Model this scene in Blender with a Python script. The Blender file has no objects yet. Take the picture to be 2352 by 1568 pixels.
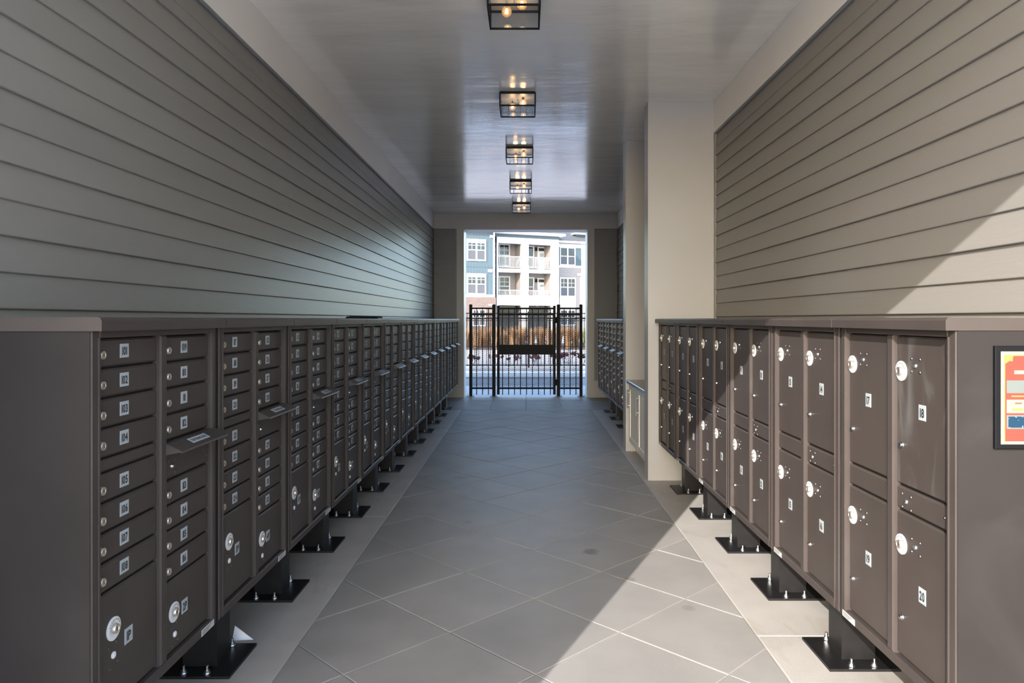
import bpy, math, random
from mathutils import Vector, Matrix

random.seed(7)
sc = bpy.context.scene
COL = sc.collection

# ------------------------------------------------------------------ camera, sky, sun, exposure
CAM_Z = 1.53
cam = bpy.data.objects.new('camera', bpy.data.cameras.new('camera'))
COL.objects.link(cam)
cam.location = (0, 0, CAM_Z)
cam.rotation_euler = (math.pi / 2, 0, 0)
cam.data.sensor_width = 36.0
cam.data.lens = 24.0
cam.data.shift_x = -31 / 2352
cam.data.shift_y = -51 / 2352
cam.data.clip_start = 0.02
cam.data.clip_end = 500
sc.camera = cam

SUN_DIR = Vector((0.47, 1.0, -0.50))
world = bpy.data.worlds.new('sky')
sc.world = world
world.use_nodes = True
wn = world.node_tree.nodes
wl = world.node_tree.links
wn.clear()
sky = wn.new('ShaderNodeTexSky')
sky.sky_type = 'NISHITA'
sky.sun_disc = False
sky.sun_elevation = math.atan2(0.5, math.hypot(0.47, 1.0))
sky.sun_rotation = math.radians(205)
sky.air_density = 1.0
sky.dust_density = 1.5
sky.ozone_density = 1.6
bg = wn.new('ShaderNodeBackground')
bg.inputs['Strength'].default_value = 0.50
wo = wn.new('ShaderNodeOutputWorld')
wl.new(sky.outputs[0], bg.inputs[0])
wl.new(bg.outputs[0], wo.inputs[0])

sl = bpy.data.lights.new('sun', 'SUN')
sl.energy = 4.2
sl.color = (1.0, 0.96, 0.91)
sl.angle = math.radians(0.14)
sun = bpy.data.objects.new('sun', sl)
COL.objects.link(sun)
sun.rotation_euler = SUN_DIR.to_track_quat('-Z', 'Y').to_euler()

sc.view_settings.view_transform = 'Standard'
sc.view_settings.look = 'None'
sc.view_settings.gamma = 1.0
sc.view_settings.use_curve_mapping = False
sc.view_settings.exposure = 1.22


# ------------------------------------------------------------------ materials
def lin(c):
    return tuple(((v / 255) / 12.92 if v / 255 <= 0.04045 else (((v / 255) + 0.055) / 1.055) ** 2.4) for v in c)


def mat(name, col, rough=0.5, metal=0.0, spec=0.5, var=0.0, vscale=6.0, bump=0.0, bscale=60.0, stretch=(1, 1, 1),
        objvar=0.0, dust=None, dscale=2.0, dlo=0.55, dhi=0.75, dstretch=(1, 1, 1), wave=None, bdist=0.01):
    m = bpy.data.materials.new(name)
    m.use_nodes = True
    nt = m.node_tree
    n, l = nt.nodes, nt.links
    p = n['Principled BSDF']
    p.inputs['Roughness'].default_value = rough
    p.inputs['Metallic'].default_value = metal
    p.inputs['Specular IOR Level'].default_value = spec
    geo = n.new('ShaderNodeTexCoord')
    src = n.new('ShaderNodeRGB')
    src.outputs[0].default_value = (*col, 1)
    out = src.outputs[0]
    if var:
        mp = n.new('ShaderNodeMapping')
        mp.inputs['Scale'].default_value = stretch
        g = n.new('ShaderNodeNewGeometry')
        l.new(g.outputs['Position'], mp.inputs[0])
        nz = n.new('ShaderNodeTexNoise')
        nz.inputs['Scale'].default_value = vscale
        nz.inputs['Detail'].default_value = 6
        l.new(mp.outputs[0], nz.inputs['Vector'])
        mr = n.new('ShaderNodeMapRange')
        mr.inputs['From Min'].default_value = 0.25
        mr.inputs['From Max'].default_value = 0.75
        mr.inputs['To Min'].default_value = 1 - var
        mr.inputs['To Max'].default_value = 1 + var
        l.new(nz.outputs['Fac'], mr.inputs['Value'])
        mx = n.new('ShaderNodeMix')
        mx.data_type = 'RGBA'
        mx.blend_type = 'MULTIPLY'
        mx.inputs[0].default_value = 1
        l.new(out, mx.inputs[6])
        l.new(mr.outputs[0], mx.inputs[7])
        out = mx.outputs[2]
    if objvar:
        oi = n.new('ShaderNodeObjectInfo')
        mr = n.new('ShaderNodeMapRange')
        mr.inputs['To Min'].default_value = 1 - objvar
        mr.inputs['To Max'].default_value = 1 + objvar
        l.new(oi.outputs['Random'], mr.inputs['Value'])
        mx = n.new('ShaderNodeMix')
        mx.data_type = 'RGBA'
        mx.blend_type = 'MULTIPLY'
        mx.inputs[0].default_value = 1
        l.new(out, mx.inputs[6])
        l.new(mr.outputs[0], mx.inputs[7])
        out = mx.outputs[2]
    if dust:
        mp = n.new('ShaderNodeMapping')
        mp.inputs['Scale'].default_value = dstretch
        g = n.new('ShaderNodeNewGeometry')
        l.new(g.outputs['Position'], mp.inputs[0])
        nz = n.new('ShaderNodeTexNoise')
        nz.inputs['Scale'].default_value = dscale
        nz.inputs['Detail'].default_value = 5
        nz.inputs['Distortion'].default_value = 1.2
        l.new(mp.outputs[0], nz.inputs['Vector'])
        mr = n.new('ShaderNodeMapRange')
        mr.inputs['From Min'].default_value = dlo
        mr.inputs['From Max'].default_value = dhi
        l.new(nz.outputs['Fac'], mr.inputs['Value'])
        mx = n.new('ShaderNodeMix')
        mx.data_type = 'RGBA'
        l.new(mr.outputs[0], mx.inputs[0])
        l.new(out, mx.inputs[6])
        mx.inputs[7].default_value = (*dust, 1)
        out = mx.outputs[2]
    m['out'] = 1
    l.new(out, p.inputs['Base Color'])
    if bump:
        mp = n.new('ShaderNodeMapping')
        mp.inputs['Scale'].default_value = stretch
        g = n.new('ShaderNodeNewGeometry')
        l.new(g.outputs['Position'], mp.inputs[0])
        nz = n.new('ShaderNodeTexNoise')
        nz.inputs['Scale'].default_value = bscale
        nz.inputs['Detail'].default_value = 4
        l.new(mp.outputs[0], nz.inputs['Vector'])
        b = n.new('ShaderNodeBump')
        b.inputs['Strength'].default_value = bump
        b.inputs['Distance'].default_value = bdist
        l.new(nz.outputs['Fac'], b.inputs['Height'])
        l.new(b.outputs[0], p.inputs['Normal'])
    return m


def stain_spots(m, spots, col):
    """Old spills with a shape of their own, at fixed places on the floor."""
    nt = m.node_tree
    n, l = nt.nodes, nt.links
    p = n['Principled BSDF']
    base = p.inputs['Base Color'].links[0].from_socket
    g = n.new('ShaderNodeNewGeometry')
    nz = n.new('ShaderNodeTexNoise')
    nz.inputs['Scale'].default_value = 14
    l.new(g.outputs['Position'], nz.inputs['Vector'])
    for (x, y, r, a) in spots:
        d = n.new('ShaderNodeVectorMath')
        d.operation = 'DISTANCE'
        l.new(g.outputs['Position'], d.inputs[0])
        d.inputs[1].default_value = (x, y, 0)
        ad = n.new('ShaderNodeMath')
        ad.operation = 'MULTIPLY_ADD'
        l.new(nz.outputs['Fac'], ad.inputs[0])
        ad.inputs[1].default_value = r * 1.2
        l.new(d.outputs['Value'], ad.inputs[2])
        mr = n.new('ShaderNodeMapRange')
        mr.inputs['From Min'].default_value = r * 1.5
        mr.inputs['From Max'].default_value = r * 1.05
        mr.inputs['To Max'].default_value = a
        l.new(ad.outputs[0], mr.inputs['Value'])
        mx = n.new('ShaderNodeMix')
        mx.data_type = 'RGBA'
        l.new(mr.outputs[0], mx.inputs[0])
        l.new(base, mx.inputs[6])
        mx.inputs[7].default_value = (*col, 1)
        base = mx.outputs[2]
    l.new(base, p.inputs['Base Color'])


def brick_mat(name, c1, c2, mortar, bw, bh):
    m = mat(name, c1, 0.85)
    nt = m.node_tree
    n, l = nt.nodes, nt.links
    p = n['Principled BSDF']
    tc = n.new('ShaderNodeTexCoord')
    mp = n.new('ShaderNodeMapping')
    mp.inputs['Rotation'].default_value = (math.pi / 2, 0, 0)
    l.new(tc.outputs['Object'], mp.inputs[0])
    b = n.new('ShaderNodeTexBrick')
    b.inputs['Color1'].default_value = (*c1, 1)
    b.inputs['Color2'].default_value = (*c2, 1)
    b.inputs['Mortar'].default_value = (*mortar, 1)
    b.inputs['Scale'].default_value = 1
    b.inputs['Brick Width'].default_value = bw
    b.inputs['Row Height'].default_value = bh
    b.inputs['Mortar Size'].default_value = 0.012
    l.new(mp.outputs[0], b.inputs['Vector'])
    l.new(b.outputs['Color'], p.inputs['Base Color'])
    return m


def glass_mat(name, tint, refl=1.0, rough=0.0):
    m = bpy.data.materials.new(name)
    m.use_nodes = True
    n, l = m.node_tree.nodes, m.node_tree.links
    n.clear()
    t = n.new('ShaderNodeBsdfTransparent')
    t.inputs[0].default_value = (*tint, 1)
    g = n.new('ShaderNodeBsdfGlossy')
    g.inputs['Roughness'].default_value = rough
    ge = n.new('ShaderNodeNewGeometry')
    dt = n.new('ShaderNodeVectorMath')
    dt.operation = 'DOT_PRODUCT'
    l.new(ge.outputs['Incoming'], dt.inputs[0])
    l.new(ge.outputs['Normal'], dt.inputs[1])
    ab = n.new('ShaderNodeMath')
    ab.operation = 'ABSOLUTE'
    l.new(dt.outputs['Value'], ab.inputs[0])
    om = n.new('ShaderNodeMath')
    om.operation = 'SUBTRACT'
    om.inputs[0].default_value = 1.0
    l.new(ab.outputs[0], om.inputs[1])
    pw = n.new('ShaderNodeMath')
    pw.operation = 'POWER'
    l.new(om.outputs[0], pw.inputs[0])
    pw.inputs[1].default_value = 5.0
    f = n.new('ShaderNodeMath')
    f.operation = 'MULTIPLY_ADD'
    f.inputs[1].default_value = 0.96 * refl
    f.inputs[2].default_value = 0.04 * refl
    l.new(pw.outputs[0], f.inputs[0])
    mx = n.new('ShaderNodeMixShader')
    o = n.new('ShaderNodeOutputMaterial')
    l.new(f.outputs[0], mx.inputs[0])
    l.new(t.outputs[0], mx.inputs[1])
    l.new(g.outputs[0], mx.inputs[2])
    l.new(mx.outputs[0], o.inputs[0])
    return m


def emit_mat(name, col, s):
    m = bpy.data.materials.new(name)
    m.use_nodes = True
    p = m.node_tree.nodes['Principled BSDF']
    p.inputs['Base Color'].default_value = (*col, 1)
    p.inputs['Emission Color'].default_value = (*col, 1)
    p.inputs['Emission Strength'].default_value = s
    return m


M = {}
M['bronze'] = mat('bronze_powder_coat', (0.051, 0.042, 0.039), 0.40, 0.0, 0.22, var=0.10, vscale=5, bump=0.05, bscale=260,
                  dust=(0.07, 0.063, 0.06), dscale=1.6, dlo=0.60, dhi=0.85)
M['bronze_side'] = mat('matt_bronze_darkened_for_sun', (0.0205, 0.0178, 0.0175), 0.58, 0.0, 0.14, var=0.12, vscale=4,
                       dust=(0.034, 0.031, 0.031), dscale=1.4, dlo=0.58, dhi=0.85)  # darker matt copy of the door bronze; its colour offsets sun on end panels
M['bronze_dusty'] = mat('dusty_bronze_powder_coat', (0.050, 0.041, 0.038), 0.42, 0.0, 0.22, var=0.10, vscale=5,
                        dust=(0.095, 0.09, 0.088), dscale=4.2, dlo=0.50, dhi=0.72, dstretch=(1, 2.4, 0.7))
M['black_metal'] = mat('black_coated_steel', (0.004, 0.0045, 0.006), 0.5, 0.0, 0.15)
M['pedestal'] = mat('dark_pedestal_steel', (0.011, 0.0105, 0.011), 0.42, 0.0, 0.3, var=0.25, vscale=20)
M['siding'] = mat('grey_lap_siding', (0.216, 0.205, 0.191), 0.38, 0.0, 0.13, var=0.05, vscale=3, bump=0.25, bscale=45,
                  stretch=(1, 0.12, 1), objvar=0.03, bdist=0.004)
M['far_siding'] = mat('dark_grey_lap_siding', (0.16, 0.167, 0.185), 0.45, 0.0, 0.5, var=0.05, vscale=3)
M['trim'] = mat('warm_grey_trim_paint', (0.345, 0.345, 0.34), 0.42, 0.0, 0.5, var=0.03, vscale=1.5)
M['ceiling'] = mat('gloss_ceiling_paint', (0.85, 0.82, 0.775), 0.20, 0.0, 0.8, var=0.04, vscale=1.2, bump=0.8, bscale=1.1,
                   stretch=(0.7, 2.0, 1), bdist=0.032)
_cp = M['ceiling'].node_tree.nodes['Principled BSDF']
_cp.inputs['Coat Weight'].default_value = 1.0
_cp.inputs['Coat Roughness'].default_value = 0.12
M['ceiling_board'] = mat('satin_ceiling_board_paint', (0.74, 0.715, 0.67), 0.42, 0.0, 0.5, var=0.03, vscale=1.5)
M['sheath'] = mat('wall_sheathing', (0.12, 0.115, 0.11), 0.8)
M['tile'] = mat('floor_stone', (0.252, 0.238, 0.224), 0.50, 0.0, 0.22, var=0.11, vscale=2.6, objvar=0.035,
                dust=(0.27, 0.235, 0.195), dscale=2.2, dlo=0.62, dhi=0.85, bump=0.06, bscale=120)
stain_spots(M['tile'], [(0.43, 4.50, 0.075, 0.75), (0.62, 4.02, 0.04, 0.45), (0.86, 3.62, 0.05, 0.35), (-0.62, 6.6, 0.10, 0.35),
                        (-0.43, 5.15, 0.05, 0.35)], (0.13, 0.10, 0.075))
M['border'] = mat('border_concrete', (0.36, 0.338, 0.312), 0.55, 0.0, 0.4, var=0.10, vscale=3.5,
                  dust=(0.30, 0.26, 0.21), dscale=2.0, dlo=0.58, dhi=0.85, dstretch=(2.5, 1, 1), bump=0.08, bscale=90)
M['grout'] = mat('pale_grout', (0.31, 0.285, 0.255), 0.8, var=0.35, vscale=2.5)
M['steel'] = mat('zinc_steel', (0.62, 0.63, 0.65), 0.28, 1.0)
M['nickel'] = mat('warm_nickel', (0.74, 0.69, 0.61), 0.45, 1.0)
M['dull_steel'] = mat('dull_rivet_steel', (0.13, 0.12, 0.118), 0.45, 1.0)
M['white'] = mat('white_plastic', (0.58, 0.585, 0.59), 0.45)
M['label'] = mat('pale_label', (0.32, 0.35, 0.365), 0.5, spec=0.2)
M['ink'] = mat('black_ink', (0.018, 0.02, 0.026), 0.6)
M['grey_label'] = mat('grey_rating_label', (0.42, 0.42, 0.42), 0.5)
M['glass'] = glass_mat('clear_lantern_glass', (0.93, 0.93, 0.92))
M['bulb'] = glass_mat('amber_bulb_glass', (1.0, 0.80, 0.52))
_n = M['bulb'].node_tree.nodes
_l = M['bulb'].node_tree.links
_e = _n.new('ShaderNodeEmission')
_e.inputs[0].default_value = (1.0, 0.55, 0.22, 1)
_e.inputs[1].default_value = 0.16
_a = _n.new('ShaderNodeAddShader')
_o = [k for k in _n if k.type == 'OUTPUT_MATERIAL'][0]
_l.new(_o.inputs[0].links[0].from_socket, _a.inputs[0])
_l.new(_e.outputs[0], _a.inputs[1])
_l.new(_a.outputs[0], _o.inputs[0])
M['filament'] = emit_mat('glowing_filament', (1.0, 0.62, 0.28), 16)
M['cabinet'] = mat('white_cabinet_paint', (0.62, 0.61, 0.58), 0.4)
M['worktop'] = mat('dark_stone_worktop', (0.05, 0.055, 0.065), 0.18)
M['ground'] = mat('outdoor_concrete', (0.80, 0.785, 0.765), 0.85, var=0.12, vscale=0.6)
M['slab'] = mat('pavement_slab', (0.32, 0.32, 0.32), 0.7, var=0.08, vscale=2, objvar=0.03)
M['asphalt'] = mat('road_asphalt', (0.17, 0.175, 0.185), 0.9, var=0.12, vscale=2)
M['pinkish'] = mat('pinkish_concrete', (0.36, 0.33, 0.32), 0.9, var=0.1, vscale=1)
M['kerb'] = mat('kerb_concrete', (0.30, 0.30, 0.30), 0.85, var=0.1, vscale=3)
M['soil'] = mat('mulch', (0.10, 0.065, 0.045), 0.95, var=0.4, vscale=5)
M['blue_siding'] = mat('slate_blue_siding', (0.048, 0.075, 0.092), 0.6)
M['taupe_siding'] = mat('taupe_siding', (0.19, 0.172, 0.162), 0.6)
M['ext_white'] = mat('white_exterior_trim', (0.44, 0.438, 0.436), 0.55)
M['brick'] = brick_mat('red_brick', (0.075, 0.047, 0.038), (0.105, 0.068, 0.055), (0.125, 0.107, 0.096), 0.21, 0.075)
M['shingle'] = mat('grey_shingle', (0.06, 0.062, 0.068), 0.9, var=0.4, vscale=9)
M['win_glass'] = mat('window_glass', (0.012, 0.018, 0.024), 0.05, 0.0, 0.6)
M['win_screen'] = mat('window_insect_screen', (0.05, 0.053, 0.06), 0.5)
M['blind'] = mat('window_blind', (0.20, 0.24, 0.26), 0.6)
M['grass_dry'] = mat('dry_ornamental_grass', (0.30, 0.165, 0.075), 0.8, objvar=0.25)
M['grass_green'] = mat('yellow_green_grass', (0.19, 0.18, 0.05), 0.8, objvar=0.2)
M['twig'] = mat('dark_twig', (0.06, 0.035, 0.035), 0.9)
M['twig_leaf'] = mat('purple_leaf', (0.085, 0.035, 0.045), 0.8)
M['paper'] = mat('white_paper', (0.66, 0.66, 0.70), 0.7)
M['poster_red'] = mat('coral_red_print', (0.155, 0.040, 0.030), 0.6, spec=0.1)
M['poster_cream'] = mat('cream_print', (0.205, 0.178, 0.145), 0.6, spec=0.1)
M['poster_blue'] = mat('blue_print', (0.008, 0.030, 0.058), 0.6, spec=0.1, dust=(0.2, 0.19, 0.19), dscale=60, dlo=0.58, dhi=0.64)
M['poster_pale'] = mat('pale_grey_print', (0.105, 0.120, 0.117), 0.6, spec=0.1)
M['poster_gold'] = mat('gold_print', (0.26, 0.15, 0.05), 0.6, spec=0.1)
M['poster_ink'] = mat('brown_print', (0.12, 0.07, 0.05), 0.6, spec=0.1)


# ------------------------------------------------------------------ mesh helpers
class MB:
    def __init__(s):
        s.v, s.f, s.m = [], [], []

    def add(s, vs, fs, mi=0):
        o = len(s.v)
        s.v += [tuple(p) for p in vs]
        s.f += [tuple(i + o for i in f) for f in fs]
        s.m += [mi] * len(fs)
        return s

    def box(s, x0, x1, y0, y1, z0, z1, mi=0):
        return s.add([(x0, y0, z0), (x1, y0, z0), (x1, y1, z0), (x0, y1, z0), (x0, y0, z1), (x1, y0, z1), (x1, y1, z1), (x0, y1, z1)],
                     [(0, 3, 2, 1), (4, 5, 6, 7), (0, 1, 5, 4), (1, 2, 6, 5), (2, 3, 7, 6), (3, 0, 4, 7)], mi)

    def door(s, x0, x1, y0, y1, z0, z1, c, mi=0):
        """Box whose front (low y) face is chamfered by c."""
        vs = [(x0, y1, z0), (x1, y1, z0), (x1, y1, z1), (x0, y1, z1),
              (x0, y0 + c, z0), (x1, y0 + c, z0), (x1, y0 + c, z1), (x0, y0 + c, z1),
              (x0 + c, y0, z0 + c), (x1 - c, y0, z0 + c), (x1 - c, y0, z1 - c), (x0 + c, y0, z1 - c)]
        fs = [(0, 1, 2, 3)[::1], (8, 9, 10, 11)]
        for a in range(4):
            b = (a + 1) % 4
            fs += [(a, 4 + a, 4 + b, b)[::-1], (4 + a, 8 + a, 8 + b, 4 + b)[::-1]]
        return s.add(vs, fs, mi)

    def lathe(s, c, axis, prof, n=16, mi=0):
        """prof: (radius, offset along axis) list; axis 'x','y','z' or '-y'."""
        vs, fs = [], []
        for r, h in prof:
            for k in range(n):
                a = 2 * math.pi * k / n
                u, w = r * math.cos(a), r * math.sin(a)
                p = {'z': (u, w, h), '-y': (u, -h, w), 'y': (u, h, w), 'x': (h, u, w)}[axis]
                vs.append((c[0] + p[0], c[1] + p[1], c[2] + p[2]))
        for i in range(len(prof) - 1):
            for k in range(n):
                q = (k + 1) % n
                fs.append((i * n + k, i * n + q, (i + 1) * n + q, (i + 1) * n + k))
        fs.append(tuple(range(n))[::-1])
        fs.append(tuple((len(prof) - 1) * n + k for k in range(n)))
        return s.add(vs, fs, mi)

    def prism(s, poly, axis, a, b, mi=0):
        """Extrude a 2-D polygon along an axis ('x': poly=(y,z); 'y': poly=(x,z); 'z': poly=(x,y))."""
        n = len(poly)
        put = {'x': lambda p, t: (t, p[0], p[1]), 'y': lambda p, t: (p[0], t, p[1]), 'z': lambda p, t: (p[0], p[1], t)}[axis]
        vs = [put(p, a) for p in poly] + [put(p, b) for p in poly]
        fs = [tuple(range(n))[::-1], tuple(range(n, 2 * n))] + [(k, (k + 1) % n, n + (k + 1) % n, n + k) for k in range(n)]
        return s.add(vs, fs, mi)

    def bar(s, p, q, r, n=5, r2=None, mi=0):
        p, q = Vector(p), Vector(q)
        d = (q - p).normalized()
        u = d.orthogonal().normalized()
        w = d.cross(u)
        r2 = r if r2 is None else r2
        vs = []
        for c, rr in ((p, r), (q, r2)):
            for k in range(n):
                a = 2 * math.pi * k / n
                vs.append(c + u * rr * math.cos(a) + w * rr * math.sin(a))
        fs = [(k, (k + 1) % n, n + (k + 1) % n, n + k) for k in range(n)] + [tuple(range(n))[::-1], tuple(range(n, 2 * n))]
        return s.add(vs, fs, mi)

    def mesh(s, name, *mats, smooth=False):
        me = bpy.data.meshes.new(name)
        me.from_pydata(s.v, [], s.f)
        for mm in mats:
            me.materials.append(M[mm])
        if len(mats) > 1:
            me.polygons.foreach_set('material_index', s.m)
        import bmesh
        bm = bmesh.new()
        bm.from_mesh(me)
        bmesh.ops.recalc_face_normals(bm, faces=bm.faces)
        bm.to_mesh(me)
        bm.free()
        if smooth:
            me.polygons.foreach_set('use_smooth', [True] * len(me.polygons))
            try:
                me.set_sharp_from_angle(angle=math.radians(38))
            except Exception:
                pass
        me.update()
        return me


def put(name, me, parent=None, loc=(0, 0, 0), rz=0.0):
    o = bpy.data.objects.new(name, me)
    COL.objects.link(o)
    if parent is not None:
        o.parent = parent
    o.location = loc
    o.rotation_euler = (0, 0, rz)
    return o


def thing(name, label, cat, loc=(0, 0, 0), rz=0.0, group=None, me=None):
    o = put(name, me, None, loc, rz)
    o['label'] = label
    o['category'] = cat
    if group:
        o['group'] = group
    return o


def struct(name, mb, m, parent=None):
    o = put(name, mb.mesh(name, m), parent)
    o['kind'] = 'structure'
    return o


def tag(o, label=None, kind=None):
    if label:
        o['label'] = label
    if kind:
        o['kind'] = kind
    return o


# glyphs for stickers
GLYPH = {}


def glyph(ch):
    if ch not in GLYPH:
        cu = bpy.data.curves.new('glyph', 'FONT')
        cu.body = ch
        cu.size = 1.0
        cu.offset = 0.032
        cu.resolution_u = 3
        o = bpy.data.objects.new('glyph', cu)
        COL.objects.link(o)
        dg = bpy.context.evaluated_depsgraph_get()
        me = bpy.data.meshes.new_from_object(o.evaluated_get(dg))
        vs = [tuple(v.co) for v in me.vertices]
        fs = [tuple(p.vertices) for p in me.polygons]
        xs = [v[0] for v in vs]
        GLYPH[ch] = ([(v[0] - min(xs), v[1], 0) for v in vs], fs, max(xs) - min(xs))
        bpy.data.objects.remove(o)
        bpy.data.curves.remove(cu)
        bpy.data.meshes.remove(me)
    return GLYPH[ch]


def text_into(mb, s, cx, y, cz, w, h, mi, gap=0.16):
    """Flat lettering facing -y, fitted into a w x h box centred at (cx, cz)."""
    adv, x = [], 0.0
    for ch in s:
        if ch == ' ':
            x += 0.35
            continue
        vs, fs, gw = glyph(ch)
        adv.append((ch, x))
        x += gw + gap * 0.6
    total = x - gap * 0.6
    top = 0.73
    sx, sz = w / total, h / top
    sx = min(sx, sz * 0.80)
    for ch, ox in adv:
        vs, fs, gw = glyph(ch)
        mb.add([(cx + (ox + v[0] - total / 2) * sx, y, cz + (v[1] - top / 2) * sz) for v in vs], fs, mi)


CACHE = {}


def cached(key, fn):
    if key not in CACHE:
        CACHE[key] = fn()
    return CACHE[key]


# ------------------------------------------------------------------ the shell
WX = 1.81            # inner wall faces at x = +-WX
Y0, Y1 = 0.35, 13.37  # inner faces of the two end walls
CEIL = 3.60
HEAD = 3.30

ground = struct('ground', MB().box(-120, 120, -120, 200, -0.25, -0.04), 'ground')

floor = struct('floor', MB().box(-WX - 0.2, WX + 0.2, -0.6, Y1 + 0.45, -0.04, -0.006), 'grout')


def clip(poly, ax, lim, keep_less):
    out = []
    for i in range(len(poly)):
        a, b = poly[i], poly[(i + 1) % len(poly)]
        ia = (a[ax] <= lim) if keep_less else (a[ax] >= lim)
        ib = (b[ax] <= lim) if keep_less else (b[ax] >= lim)
        if ia:
            out.append(a)
        if ia != ib:
            t = (lim - a[ax]) / (b[ax] - a[ax])
            out.append((a[0] + (b[0] - a[0]) * t, a[1] + (b[1] - a[1]) * t))
    return out


def inset(poly, d):
    n = len(poly)
    res = []
    for i in range(n):
        p0, p1, p2 = Vector(poly[i - 1]), Vector(poly[i]), Vector(poly[(i + 1) % n])
        e1, e2 = (p1 - p0).normalized(), (p2 - p1).normalized()
        n1, n2 = Vector((-e1.y, e1.x)), Vector((-e2.y, e2.x))
        k = 1 + n1.dot(n2)
        res.append(tuple(p1 + (n1 + n2) * (d / max(k, 0.3))))
    return res


def slab_mesh(poly, name, m, gap=0.003, z=0.0, th=0.012, ch=0.003):
    # drop tiny edges, make ccw
    pts = []
    for p in poly:
        if not pts or math.dist(p, pts[-1]) > 0.02:
            pts.append(p)
    if len(pts) > 2 and math.dist(pts[0], pts[-1]) < 0.02:
        pts.pop()
    if len(pts) < 3:
        return None
    area = sum(pts[i - 1][0] * pts[i][1] - pts[i][0] * pts[i - 1][1] for i in range(len(pts))) / 2
    if abs(area) < 0.003:
        return None
    if area < 0:
        pts.reverse()
    o = inset(pts, gap)
    t = inset(pts, gap + ch)
    n = len(o)
    vs = [(p[0], p[1], z - th) for p in o] + [(p[0], p[1], z - ch * 0.7) for p in o] + [(p[0], p[1], z) for p in t]
    fs = [tuple(range(2 * n, 3 * n))]
    for k in range(n):
        q = (k + 1) % n
        fs += [(k, q, n + q, n + k), (n + k, n + q, 2 * n + q, 2 * n + k)]
    return MB().add(vs, fs).mesh(name, m)


BL, BR, TE = -1.07, 1.12, 11.53
hx, hy = 0.415, 0.398
for j in range(-12, 24):
    for i in range(-4, 5):
        if (i + j) % 2 == 0:
            continue
        cx, cy = 0.045 + hx * i, 3.735 + hy * j
        poly = [(cx - hx, cy), (cx, cy - hy), (cx + hx, cy), (cx, cy + hy)]
        for ax, lim, less in ((0, BL, False), (0, BR, True), (1, -0.6, False), (1, TE, True)):
            poly = clip(poly, ax, lim, less)
            if len(poly) < 3:
                break
        if len(poly) < 3:
            continue
        me = slab_mesh(poly, 'floor_tile', 'tile', z=random.uniform(-0.0012, 0.0012))
        if me:
            put('floor_tile', me, floor)
for x0, x1 in ((-WX - 0.02, BL), (BR, WX + 0.02)):
    ys = [-0.6, 2.2, 5.3, 8.4, TE] if x0 < 0 else [-0.6, 3.3, 6.5, 8.9, TE]
    for a, b in zip(ys, ys[1:]):
        put('border_slab', slab_mesh([(x0, a), (x1, a), (x1, b), (x0, b)], 'border_slab', 'border'), floor)
for x in (-1.855, -1.235, -0.615, 0.01, 0.63, 1.25):
    x1 = min(x + 0.621, 1.85)
    for a, b in ((TE, 12.8), (12.8, Y1 + 0.45)):
        put('end_tile', slab_mesh([(x, a), (x1, a), (x1, b), (x, b)], 'end_tile', 'tile'), floor)

ceiling = struct('ceiling', MB().box(-WX - 0.2, WX + 0.2, -0.1, Y1 + 0.45, CEIL, CEIL + 0.06), 'ceiling')
roof = struct('roof_slab', MB().box(-12, 12, -0.1, Y1 + 0.45, CEIL + 0.06, 3.80), 'sheath')
wall_left = struct('wall_left', MB().box(-WX - 0.2, -WX, Y0, Y1, -0.04, CEIL), 'sheath')
wall_right = struct('wall_right', MB().box(WX, WX + 0.2, Y0, Y1, -0.04, CEIL), 'sheath')
# outer face of the building either side of the passage mouth, and an added unseen frame out front that casts the sun's shadow edge
PY = -4.0
wall_front = struct('wall_front', MB().box(-12, -WX, -0.1, Y0, -0.04, CEIL + 0.06).box(WX, 12, -0.1, Y0, -0.04, CEIL + 0.06), 'trim')
shade_caster = struct('unseen_shade_caster', MB().box(-3.80, -3.167, PY, PY + 0.3, -0.04, 5.25).box(3.2, 3.8, PY, PY + 0.3, -0.04, 5.25)
                .box(-3.80, 3.80, PY, PY + 0.3, 5.25, 5.95), 'trim')
# far end wall
JX0, JX1 = -1.205, 1.21
wall_back = struct('wall_back', MB().box(-12, JX0 - 0.005, Y1 + 0.012, Y1 + 0.43, -0.04, CEIL + 0.06).box(JX1 + 0.005, 12, Y1 + 0.012, Y1 + 0.43, -0.04, CEIL + 0.06)
                   .box(JX0 - 0.005, JX1 + 0.005, Y1 + 0.012, Y1 + 0.43, HEAD + 0.005, CEIL), 'sheath')
struct('wall_exterior', MB().box(-12, -11.8, Y0, Y1, -0.04, CEIL + 0.06).box(11.8, 12, Y0, Y1, -0.04, CEIL + 0.06), 'sheath')

# trim around the far opening
tn = [0]


def trim(mb, m='trim'):
    tn[0] += 1
    return struct('trim_%d' % tn[0], mb, m)


trim(MB().box(-WX + 0.002, WX - 0.002, Y1 - 0.022, Y1 + 0.012, HEAD, CEIL - 0.001))             # header board
trim(MB().box(-1.345, JX0, Y1 - 0.025, Y1 + 0.012, 0, HEAD).box(JX0 - 0.012, JX0, Y1 + 0.012, Y1 + 0.44, 0, HEAD))   # jamb with return
trim(MB().box(JX1, 1.345, Y1 - 0.025, Y1 + 0.012, 0, HEAD).box(JX1, JX1 + 0.012, Y1 + 0.012, Y1 + 0.44, 0, HEAD))
trim(MB().box(JX0, JX1, Y1 + 0.012, Y1 + 0.44, HEAD - 0.012, HEAD))                              # soffit of the opening
trim(MB().box(-WX + 0.002, -1.345, Y1 - 0.02, Y1 + 0.012, 0, 0.33))                              # low base boards
trim(MB().box(1.345, WX - 0.002, Y1 - 0.02, Y1 + 0.012, 0, 0.33))
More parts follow.
